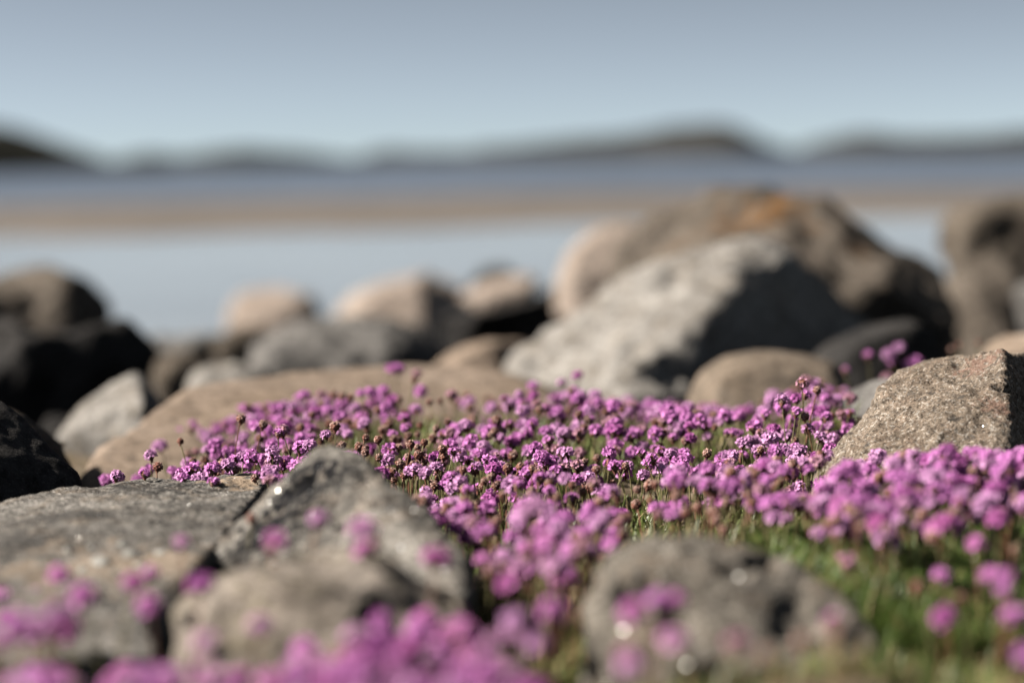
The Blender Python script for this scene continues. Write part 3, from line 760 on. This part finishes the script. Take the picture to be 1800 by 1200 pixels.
def seedhead(R, r_, tip):
    parts = []
    v, f = lathe([(0.0006, -0.004), (0.0012, -0.003), (R * 0.5, R * 0.1), (R * 0.85, R * 0.5), (R * 0.92, R * 1.0), (R * 0.7, R * 1.5), (R * 0.35, R * 1.75), (0.0003, R * 1.8)], 8)
    parts.append((v, f, 0))
    for i in range(9):                       # ragged papery remains on top
        a = i * 2.39996; n, u, w_ = frame(np.array([0.7 * math.cos(a), 0.7 * math.sin(a), 0.8]) + r_.normal(0, 0.2, 3))
        c = n * R * 0.85 + np.array([0, 0, R * 0.95]); q_ = R * r_.uniform(0.2, 0.34); h_ = R * r_.uniform(0.3, 0.6)
        parts.append(([c - u * q_ * .5, c + u * q_ * .5, c + u * q_ + n * h_ + w_ * q_ * .4, c - u * q_ * .8 + n * h_ * .8], [(0, 1, 2, 3)], 1))
    n_ = 22
    for i in range(n_):
        z = 1 - 1.75 * (i + 0.5) / n_
        rr_ = math.sqrt(max(0.02, 1 - z * z)); a = i * 2.39996
        n, u, w_ = frame(np.array([rr_ * math.cos(a), rr_ * math.sin(a), z + 0.25]) + r_.normal(0, 0.1, 3))
        c = np.array([rr_ * math.cos(a), rr_ * math.sin(a), z]) * R * 0.82 + np.array([0, 0, R * 0.95])
        s_ = R * 0.34 * r_.uniform(0.8, 1.2); L = R * 0.30 * r_.uniform(0.7, 1.3)
        V = []
        for (q, h) in ((0.5, -0.2), (1.0, 0.35), (0.55, 0.95)):
            for t_ in range(5):
                th = t_ / 5 * math.tau
                V.append(c + (u * math.cos(th) + w_ * math.sin(th)) * s_ * q + n * L * h)
        V.append(c + n * L * 1.1)
        F = grid_faces(5, 3) + [(10, 11, 12, 15), (12, 13, 14, 15)]
        parts.append((V, F[:5], 0)); 
        parts.append((V, F[5:], 1 if r_.random() < tip * (1.2 if z > 0.1 else 0.25) else 0))
    return merge(parts)

def stem_mesh(bend, rad, r_):
    V = []; nseg = 5
    for j in range(nseg):
        t = j / (nseg - 1)
        x = bend * (t * t); r0 = rad * (1.1 - 0.3 * t)
        for i in range(5):
            a = i / 5 * math.tau
            V.append((x + r0 * math.cos(a), r0 * math.sin(a), t))
    return V, grid_faces(5, nseg)

r_ = np.random.default_rng(5)
OPEN = []
for i in range(9):
    R = r_.uniform(0.0058, 0.0082)
    pv = petals(R, int(r_.integers(12, 17)), r_.uniform(0.9, 1.25), r_)
    cv = calyx(R, r_)
    OPEN.append((R, pv, cv, mesh_np('flower_head', pv[0], pv[1], [[PETAL, PETAL_PALE, PETAL_DEEP][(0, 1, 0, 2, 1, 1, 0, 0, 1)[i]]], False), mesh_np('calyx', cv[0], cv[1], [CALYX, PAPER], True, cv[2])))
HALF = []
for i in range(4):
    R = r_.uniform(0.0065, 0.0082)
    pv = petals(R, int(r_.integers(9, 14)), r_.uniform(0.7, 0.95), r_)
    cv = calyx(R * 1.1, r_)
    HALF.append((R, pv, cv, mesh_np('flower_head', pv[0], pv[1], [PETAL if i % 2 else FADED], False), mesh_np('calyx', cv[0], cv[1], [CALYX, PAPER], True, cv[2])))
SEED = []
for i in range(7):
    R = r_.uniform(0.0050, 0.0070)
    sv = seedhead(R, r_, [0.2, 0.5, 0.8, 1.0, 0.35, 0.65, 0.9][i])
    SEED.append((R, sv, mesh_np('seed_head', sv[0], sv[1], [CALYX, PAPER], True, sv[2])))
STEMS = []
for i in range(6):
    bend = r_.uniform(0.0, 0.02)
    v, f = stem_mesh(bend, 0.00085, r_)
    STEMS.append((bend, v, f, mesh_np('stem', v, f, [STEM if i < 3 else STEMR], True)))

def inpoly(x, y, poly):
    c = False; j = len(poly) - 1
    for i in range(len(poly)):
        xi, yi = poly[i]; xj, yj = poly[j]
        if (yi > y) != (yj > y) and x < (xj - xi) * (y - yi) / (yj - yi) + xi: c = not c
        j = i
    return c

MAT = [(170, 855), (235, 815), (300, 770), (400, 722), (470, 700), (540, 672), (640, 655), (700, 645), (790, 690), (880, 700), (1000, 672), (1090, 708), (1200, 712), (1310, 722), (1380, 690), (1440, 665), (1490, 690), (1500, 745),
       (1440, 815), (1400, 850), (1440, 880), (1390, 935), (1250, 935), (1100, 945), (1060, 990), (960, 1010), (840, 990), (770, 930), (690, 855), (640, 800), (540, 830), (480, 850), (300, 850)]
ROW = [(1420, 860), (1500, 815), (1640, 793), (1830, 795), (1830, 905), (1700, 915), (1600, 930), (1430, 945)]
LOW = [(480, 1210), (560, 1140), (700, 1090), (800, 1075), (840, 1130), (940, 1215), (960, 1260), (460, 1260)]
LEFT = [(-30, 1040), (110, 1045), (160, 1100), (70, 1120), (-30, 1130)]
BOT = [(-30, 1175), (230, 1180), (430, 1170), (470, 1230), (-30, 1230)]
FL = []      # (kind, base x, y, head z, zone)
CELL = {}
def put(f):
    FL.append(f); CELL.setdefault((int(f[1] // 0.02), int(f[2] // 0.02)), []).append(f)
def too_close(x, y, z, m):
    i, j = int(x // 0.02), int(y // 0.02)
    for a in (i - 1, i, i + 1):
        for b in (j - 1, j, j + 1):
            for f in CELL.get((a, b), ()):
                if (f[1] - x) ** 2 + (f[2] - y) ** 2 + (f[3] - z) ** 2 < m * m: return True
    return False
GAPS = [(1140, 75, 862, 32), (875, 75, 935, 38), (1310, 60, 905, 25), (960, 60, 880, 18), (700, 45, 850, 22)]      # bare green spots in the mat
def scatter(poly, n, zone, hmin, hmax, mind, seedfn, tries=6):
    xs_ = [p[0] for p in poly]; ys_ = [p[1] for p in poly]
    # sample evenly over the ground, not over the picture
    x0, x1, y0_, y1_ = min(xs_), max(xs_), min(ys_), max(ys_)
    P, dn = hit((x0 + x1) / 2, y1_, 0.08); P, df = hit((x0 + x1) / 2, y0_, 0.08)
    N = n * tries
    D = r_.uniform(dn - 0.15, df + 0.4, N); X = r_.uniform(x0 - 900, x1 - 900, N) / FPX * D
    Z = gz(X, D) + r_.uniform(hmin, hmax, N)
    QX, QY, QD = project(np.stack([X, D, Z], 1))
    c = 0
    CL = fbm(np.stack([X * 9, D * 9, np.full(N, 3.3)], 1), 2, 91)
    for x, d, z, qx, qy, cl in zip(X, D, Z, QX, QY, CL):
        if c >= n: break
        if not inpoly(qx, qy, poly) or too_close(x, d, z, mind): continue
        if zone == 'mat' and any(((qx - a) / b) ** 2 + ((qy - c_) / e_) ** 2 < 1 for a, b, c_, e_ in GAPS) and random.random() < 0.6: continue
        if zone in ('mat', 'row') and cl < -0.30 and random.random() < 0.6: continue
        if zone == 'mat' and ((qx < 335 and random.random() < 0.6) or (735 < qx < 1010 and qy < 735 and random.random() < 0.6)): continue
        put((seedfn(qx, qy), x, d, z, zone)); c += 1
def mat_kind(x, y):
    p = 0.20
    if 560 < x < 780 and 740 < y < 880: p = 0.6
    if 740 < x < 1000 and y < 745: p = 0.5
    if y > 850 and 820 < x < 1350: p = 0.5
    if x < 560: p = 0.14
    u = random.random()
    return 'seed' if u < p else 'half' if u < p + 0.18 else 'open'
def row_kind(x, y):
    u = random.random(); return 'seed' if u < 0.2 else 'half' if u < 0.3 else 'open'
def low_kind(x, y):
    u = random.random(); return 'seed' if u < 0.06 else 'open'
# single flowers one can point to: (x, y, depth, kind, zone)
SINGLES = [(525, 908, 2.02, 'open', 's1'), (630, 925, 2.0, 'open', 's2'), (470, 950, 1.98, 'open', 's3'), (493, 958, 1.98, 'half', 's3'), (625, 956, 1.95, 'half', 's2'), (682, 960, 1.95, 'seed', 's2'), (745, 988, 1.9, 'open', 's4'),
           (305, 956, 2.05, 'open', 's5'), (275, 1003, 2.0, 'half', 's5'), (65, 1006, 2.0, 'open', 's6'), (215, 1022, 1.9, 'open', 's6'), (180, 1048, 1.85, 'open', 's6'), (285, 1056, 1.85, 'open', 's7'), (325, 1032, 1.85, 'open', 's7'), (425, 912, 2.3, 'seed', 's5'),
           (440, 1095, 1.7, 'open', 's7'), (355, 1128, 1.66, 'open', 's7'), (368, 1170, 1.6, 'open', 's7'), (260, 1195, 1.55, 'open', 's7'),
           (965, 1072, 1.75, 'open', 's8'), (945, 1095, 1.75, 'open', 's8'), (885, 1118, 1.7, 'open', 's8'), (988, 1128, 1.68, 'open', 's8'), (1060, 1145, 1.65, 'half', 's8'), (1098, 1168, 1.62, 'open', 's8'), (905, 1028, 1.95, 'open', 's8'), (1150, 1045, 1.78, 'open', 's9'), (1210, 1052, 1.78, 'open', 's9'),
           (1125, 1075, 1.72, 'open', 's9'), (1200, 1122, 1.68, 'open', 's9'), (1255, 1125, 1.68, 'half', 's9'), (1360, 1120, 1.65, 'seed', 's9'), (1335, 1150, 1.6, 'seed', 's9'), (1480, 1090, 1.75, 'half', 's9'), (1470, 1122, 1.7, 'seed', 's9'),
           (1545, 962, 2.2, 'open', 'sa'), (1485, 992, 2.15, 'half', 'sa'), (1715, 962, 2.1, 'open', 'sa'), (1685, 1012, 2.05, 'open', 'sa'), (1752, 1010, 1.95, 'open', 'sa'), (1770, 1040, 1.9, 'open', 'sa'), (1790, 1005, 1.9, 'open', 'sa'), (1755, 1070, 1.85, 'open', 'sa'), (1650, 1082, 1.9, 'open', 'sa'), (1640, 1035, 2.0, 'seed', 'sa'),
           (1690, 1052, 1.95, 'seed', 'sa'), (1770, 1150, 1.7, 'open', 'sa'), (1800, 1080, 1.85, 'open', 'sa'), (1660, 942, 2.15, 'seed', 'sa'), (1770, 970, 2.1, 'seed', 'sa'),
           (1580, 620, 4.0, 'open', 'sb'), (1600, 610, 4.0, 'open', 'sb'), (1615, 632, 4.0, 'open', 'sb'), (1590, 640, 4.0, 'open', 'sb'), (1572, 635, 4.0, 'half', 'sb'), (1500, 652, 3.9, 'half', 'sb'), (1530, 625, 4.0, 'half', 'sb'), (1575, 660, 3.9, 'half', 'sb'), (1690, 605, 4.1, 'seed', 'sb'), (1715, 603, 4.1, 'seed', 'sb'), (1660, 615, 4.1, 'seed', 'sb'),
           (397, 738, 2.98, 'seed', 'sc'), (435, 748, 3.0, 'seed', 'sc'), (330, 778, 3.0, 'seed', 'sc'), (437, 806, 2.86, 'half', 'sc'), (415, 808, 2.88, 'open', 'sc'), (475, 797, 2.86, 'open', 'sc'), (488, 795, 2.85, 'open', 'sc'), (518, 788, 2.86, 'open', 'sc'), (538, 780, 2.86, 'open', 'sc'), (570, 766, 2.86, 'open', 'sc'),
           (585, 782, 2.85, 'seed', 'sd'), (628, 772, 2.86, 'seed', 'sd'), (680, 775, 2.86, 'seed', 'sd'), (707, 780, 2.87, 'seed', 'sd'), (725, 782, 2.86, 'seed', 'sd'), (762, 786, 2.85, 'seed', 'sd'), (645, 795, 2.84, 'seed', 'sd'), (615, 790, 2.85, 'seed', 'sd'), (670, 802, 2.82, 'seed', 'sd'), (690, 815, 2.82, 'seed', 'sd'),
           (595, 750, 2.95, 'seed', 'sd'), (497, 760, 2.92, 'half', 'sc'), (515, 758, 2.92, 'half', 'sc'),
           (1410, 668, 2.98, 'half', 'se'), (1398, 690, 3.0, 'half', 'se'), (1412, 685, 3.0, 'seed', 'se'), (1380, 702, 2.98, 'open', 'se'), (1375, 700, 3.05, 'open', 'se'), (1434, 730, 2.98, 'seed', 'se'), (1400, 722, 2.97, 'half', 'se'), (1445, 690, 3.3, 'open', 'se'), (1470, 700, 3.3, 'open', 'se'), (1480, 725, 3.2, 'half', 'se'),
           (700, 650, 3.75, 'open', 'sf'), (682, 648, 3.75, 'open', 'sf'), (715, 655, 3.75, 'half', 'sf'), (943, 678, 3.7, 'open', 'sf'), (995, 672, 3.7, 'open', 'sf'), (1012, 660, 3.7, 'open', 'sf'),
           (870, 935, 2.2, 'open', 'sg'), (820, 920, 2.3, 'half', 'sg'), (920, 895, 2.2, 'open', 'sg'), (935, 885, 2.15, 'open', 'sg'), (950, 930, 2.1, 'open', 'sg'), (930, 965, 2.0, 'open', 'sg'), (960, 960, 2.0, 'open', 'sg'), (975, 975, 2.0, 'open', 'sg'), (1040, 905, 2.3, 'open', 'sg'), (1010, 985, 2.0, 'open', 'sg'), (900, 975, 2.0, 'open', 'sg'), (1040, 960, 2.1, 'open', 'sg'), (990, 965, 2.0, 'half', 'sg')]
for (px, py, d, kd, zn) in SINGLES:
    p = at(px, py, d); put((kd, p.x, p.y, p.z, zn))
NEARC = [(790, 915), (860, 890), (1060, 890), (1090, 960), (1000, 1015), (860, 1005)]
scatter(NEARC, 70, 'mat', 0.06, 0.10, 0.013, row_kind, 60)
scatter(MAT, 3650, 'mat', 0.045, 0.088, 0.0120, mat_kind, 40)
scatter(ROW, 520, 'row', 0.04, 0.10, 0.013, row_kind, 40)
scatter(LOW, 150, 'low', 0.06, 0.11, 0.018, low_kind, 14)
scatter(LEFT, 36, 'left', 0.05, 0.09, 0.018, low_kind, 14)
scatter(BOT, 34, 'bot', 0.04, 0.08, 0.02, low_kind, 14)
print('FLOWERS', len(FL), {z: sum(1 for f in FL if f[4] == z) for z in set(f[4] for f in FL)})

ZONE = {'s1': ('single blurred', 'before the face of the peaked rock'), 's2': ('blurred', 'before the sparkling side of the peaked rock'), 's3': ('blurred', 'low before the shaded side of the peaked rock'),
        's4': ('blurred', 'on the crest of the pink rock'), 's5': ('lone', 'over the cleft between slab and peaked rock'), 's6': ('blurred', 'on the front edge of the lichen-spotted slab'),
        's7': ('blurred', 'beside the near side of the pink rock'), 's8': ('blurred', 'between the pink rock and the foreground grey rock'), 's9': ('blurred', 'before the foreground grey rock'),
        'sa': ('blurred', 'over the dark green leaf cushion'), 'sb': ('blurred', 'against black shadow behind the coarse rock'), 'sc': ('sharp', 'between the slab and the peaked rock'),
        'sd': ('sharp', 'beside the tip of the peaked rock'), 'se': ('tall', 'beside the coarse rock'), 'sf': ('far', 'on the skyline of the whaleback rock'),
        'sg': ('large blurred', 'before the middle of the mat'), 'row': ('', 'in the row before the coarse rock'),
        'low': ('blurred', 'in the cluster at the bottom centre'), 'left': ('blurred', 'in the clump beside the lichen-spotted slab'), 'bot': ('blurred', 'in the bottom left corner')}
def mat_zone(x, y, d):
    if x < 560: return ('', 'in the mat before the whaleback rock')
    if d > 3.3: return ('', 'at the back of the mat below the boulders' if x < 1200 else 'at the back of the mat before the brown dome')
    if x < 780 and d > 2.6: return ('', 'in the mat just behind the peaked rock')
    if d < 2.45: return ('blurred', 'at the near edge of the mat')
    if x > 1330: return ('', 'in the mat close to the coarse rock')
    if d < 2.75: return ('', 'in the front half of the mat, mid picture')
    return ('', 'in the sharp middle band of the mat')
PL = {'pink thrift flower': 'pink thrift flowers', 'half-open thrift flower': 'half-open thrift flowers', 'brown thrift seed head': 'brown thrift seed heads'}
ORD = ['leftmost', 'second from left', 'third from left', 'fourth from left', 'fifth from left', 'sixth from left', 'seventh from left', 'eighth from left', 'ninth from left', 'tenth from left', 'eleventh from left', 'twelfth from left', 'thirteenth from left', 'fourteenth from left']
MEMB = {}
for i, f in enumerate(FL):
    if f[4][0] == 's' and len(f[4]) == 2: MEMB.setdefault((f[4], f[0]), []).append((project(np.array(f[1:4]))[0], i))
RANK = {}
for k_, l_ in MEMB.items():
    for r0, (_, i) in enumerate(sorted(l_)): RANK[i] = (r0, len(l_))
# where a stem starts: on the ground, or in the soil pocket it grows from
order = sorted(range(len(FL)), key=lambda i: math.dist(FL[i][1:4], CAM))
indiv = {'open': 0, 'seed': 0}
restV = {k_: [] for k_ in ('pet', 'fad', 'cal', 'stem')}
rest_parts = []
MI = {'PETAL': 0, 'FADED': 1, 'CALYX': 2, 'PAPER': 3, 'STEM': 4}
for i in order:
    kd, x, y, z, zn = FL[i]
    g = gz(x, y)[0]
    L = max(z - g, 0.045) - 0.004
    az = random.uniform(0, math.tau); lean = random.gauss(0, 0.10)
    bx_, by_ = x - math.sin(lean) * L * math.cos(az), y - math.sin(lean) * L * math.sin(az)
    base = Vector((bx_, by_, z - L))
    top = Vector((x, y, z))
    up = (top - base)
    q = Vector((0, 0, 1)).rotation_difference(up.normalized())
    rz = Matrix.Rotation(random.uniform(0, math.tau), 3, 'Z')
    Rm = q.to_matrix() @ rz
    L = up.length
    bend, sv, sf, sme = random.choice(STEMS)
    sc_ = random.uniform(0.74, 1.04) * (0.86 if kd == 'seed' else 1.0)
    head_rot = Matrix.Rotation(random.gauss(0, 0.22), 3, 'X') @ Matrix.Rotation(random.gauss(0.05, 0.22), 3, 'Y')
    key = 'seed' if kd == 'seed' else 'open'
    if kd == 'seed':
        R, hv, hme = random.choice(SEED)
    else:
        R, pv, cv, pme, cme = random.choice(OPEN if kd == 'open' else HALF)
    hz = L - R * 0.9 * sc_
    if indiv[key] < 300:
        indiv[key] += 1
        nm = 'thrift_seed_head' if kd == 'seed' else 'thrift_flower'
        what = 'brown thrift seed head' if kd == 'seed' else 'half-open thrift flower' if kd == 'half' else 'pink thrift flower'
        if zn == 'mat':
            qx, qy, qd = project(np.array([x, y, z])); adj, place = mat_zone(qx, qy, qd)
        else:
            adj, place = ZONE[zn]; qx, qy, qd = project(np.array([x, y, z]))
            if zn == 'row': place = ('at the inner end of the row before the coarse rock' if qx < 1550 else 'in the middle of the row before the coarse rock' if qx < 1690 else 'at the outer end of the row before the coarse rock')
            if zn == 'low': place = ('at the left end of the bottom centre cluster' if qx < 640 else 'in the middle of the bottom centre cluster' if qx < 780 else 'at the right end of the bottom centre cluster')
        lab = (adj + ' ' + what + ' ' + place).strip()
        if i in RANK and RANK[i][1] > 1: lab = (adj + ' ' + what + ' ' + place + ', ' + ORD[RANK[i][0]]).strip()
        grp = PL[what] + ' ' + place
        e = bpy.data.objects.new(nm, None); col.objects.link(e)
        e.empty_display_size = 0.01
        e.location = base; e.rotation_euler = Rm.to_euler()
        tag(e, lab, 'seed head' if kd == 'seed' else 'flower', grp)
        st = add('stem', sme, e); st.scale = (1 if L > 0.02 else 1, 1, L)
        if kd == 'seed':
            hd = add('seed_head', hme, e)
        else:
            hd = add('flower_head', pme, e)
            cx = add('calyx', cme, hd)
        hd.location = (bend, 0, hz); hd.rotation_euler = head_rot.to_euler(); hd.scale = (sc_, sc_, sc_)
    else:
        A = np.array(Rm); b_ = np.array(base); H = np.array(head_rot) * sc_
        def tr(V): return np.asarray(V) @ A.T + b_
        S = np.array(sv) * np.array([1, 1, L])
        rest_parts.append((tr(S), np.array(sf), np.full(len(sf), 4)))
        off = np.array([bend, 0, hz])
        if kd == 'seed':
            rest_parts.append((tr(hv[0] @ H.T + off), hv[1], hv[2] + 2))
        else:
            fad = {FADED.name: 1, PETAL_PALE.name: 5, PETAL_DEEP.name: 6}.get(pme.materials[0].name, 0)
            rest_parts.append((tr(pv[0] @ H.T + off), pv[1], np.full(len(pv[1]), fad)))
            rest_parts.append((tr(cv[0] @ H.T + off), cv[1], cv[2] + 2))
if rest_parts:
    off = 0; VV = []; FF = []; MM = []
    for v, f, m in rest_parts:
        VV.append(v); FF.append(f + off); MM.append(m); off += len(v)
    add('thrift_flowers', mesh_np('thrift_flowers', np.concatenate(VV), np.concatenate(FF), [PETAL, FADED, CALYX, PAPER, STEM, PETAL_PALE, PETAL_DEEP], False, np.concatenate(MM)), None,
        'far part of the pink thrift mat towards the boulders', 'flowers', None, 'stuff')

# ------------------------------------------------------------------ leaf cushions
def blades(n, pts, name, label, lmin, lmax, straw, wid=0.0011):
    B = np.asarray(pts); n = len(B)
    L = r_.uniform(lmin, lmax, n); az = r_.uniform(0, math.tau, n); cur = r_.uniform(0.15, 0.9, n)
    d = np.stack([np.cos(az), np.sin(az), np.zeros(n)], 1); e = np.stack([-np.sin(az), np.cos(az), np.zeros(n)], 1)
    up = np.array([0, 0, 1.0]); w_ = wid * r_.uniform(0.7, 1.3, n)
    V = np.zeros((n, 7, 3)); 
    for j, (t, ww) in enumerate(((0, 1.0), (0.4, 0.95), (0.75, 0.7))):
        c = B + d * (L * cur * t * t)[:, None] + up * (L * t * (1 - 0.25 * cur * t))[:, None]
        V[:, 2 * j] = c - e * (w_ * ww)[:, None]; V[:, 2 * j + 1] = c + e * (w_ * ww)[:, None]
    V[:, 6] = B + d * (L * cur)[:, None] + up * (L * (1 - 0.25 * cur))[:, None]
    tri = np.array([(0, 1, 3), (0, 3, 2), (2, 3, 5), (2, 5, 4), (4, 5, 6)])
    F = (tri[None] + (np.arange(n) * 7)[:, None, None]).reshape(-1, 3)
    mi = np.repeat((r_.random(n) < straw).astype(int), 5)
    add(name, mesh_np(name, V.reshape(-1, 3), F, [LEAF, STRAW], True, mi), None, label, 'leaves', None, 'stuff')

def leaf_points(poly, n, dz=0.03, clump=14.0, thr=-0.2, tries=5):
    xs_ = [p[0] for p in poly]; ys_ = [p[1] for p in poly]
    x0, x1, y0_, y1_ = min(xs_), max(xs_), min(ys_), max(ys_)
    P, dn = hit((x0 + x1) / 2, y1_, dz); P, df = hit((x0 + x1) / 2, y0_, dz)
    N = n * tries
    d = r_.uniform(dn - 0.15, df + 0.25, N); x = r_.uniform(x0 - 900, x1 - 900, N) / FPX * d
    z = gz(x, d)
    qx, qy, qd = project(np.stack([x, d, z + dz], 1))
    ok = np.array([inpoly(a, b, poly) for a, b in zip(qx, qy)])
    nz = fbm(np.stack([x * clump, d * clump, 0 * x], 1), 3, 77)
    ok &= nz > thr
    P = np.stack([x, d, z - 0.004], 1)[ok]
    return P[:n]
ALLM = [(150, 880), (240, 840), (330, 800), (430, 740), (560, 690), (700, 668), (900, 715), (1100, 725), (1300, 735), (1420, 700), (1500, 700), (1500, 780), (1440, 870), (1500, 900), (1850, 860),
        (1850, 1130), (1700, 1130), (1500, 1090), (1330, 1010), (1060, 1000), (1050, 1120), (850, 1120), (800, 1000), (640, 830), (480, 870), (300, 880)]
blades(0, leaf_points(ALLM, 30000), 'thrift_leaves', 'narrow green thrift leaves carpeting the ground under the flowers', 0.022, 0.05, 0.16)
CUSH = [(1330, 935), (1450, 925), (1850, 900), (1850, 1110), (1700, 1120), (1560, 1110), (1480, 1060), (1360, 1030)]
blades(0, leaf_points(CUSH, 15000, 0.03, 9.0, -0.7, 6), 'cushion_leaves', 'dark green leaf cushion before the row of flowers', 0.03, 0.055, 0.08, 0.0013)
FRONT = [(-50, 1130), (350, 1150), (500, 1170), (850, 1060), (1050, 1080), (1500, 1150), (1850, 1120), (1850, 1300), (-50, 1300)]
blades(0, leaf_points(FRONT, 12000, 0.02, 11.0, -0.1), 'front_leaves', 'blurred olive leaves and straw along the bottom of the picture', 0.02, 0.045, 0.4)

if DEBUG: print('TRIS', sum(sum(len(p.vertices) - 2 for p in m.polygons) for m in bpy.data.meshes), len(FL))
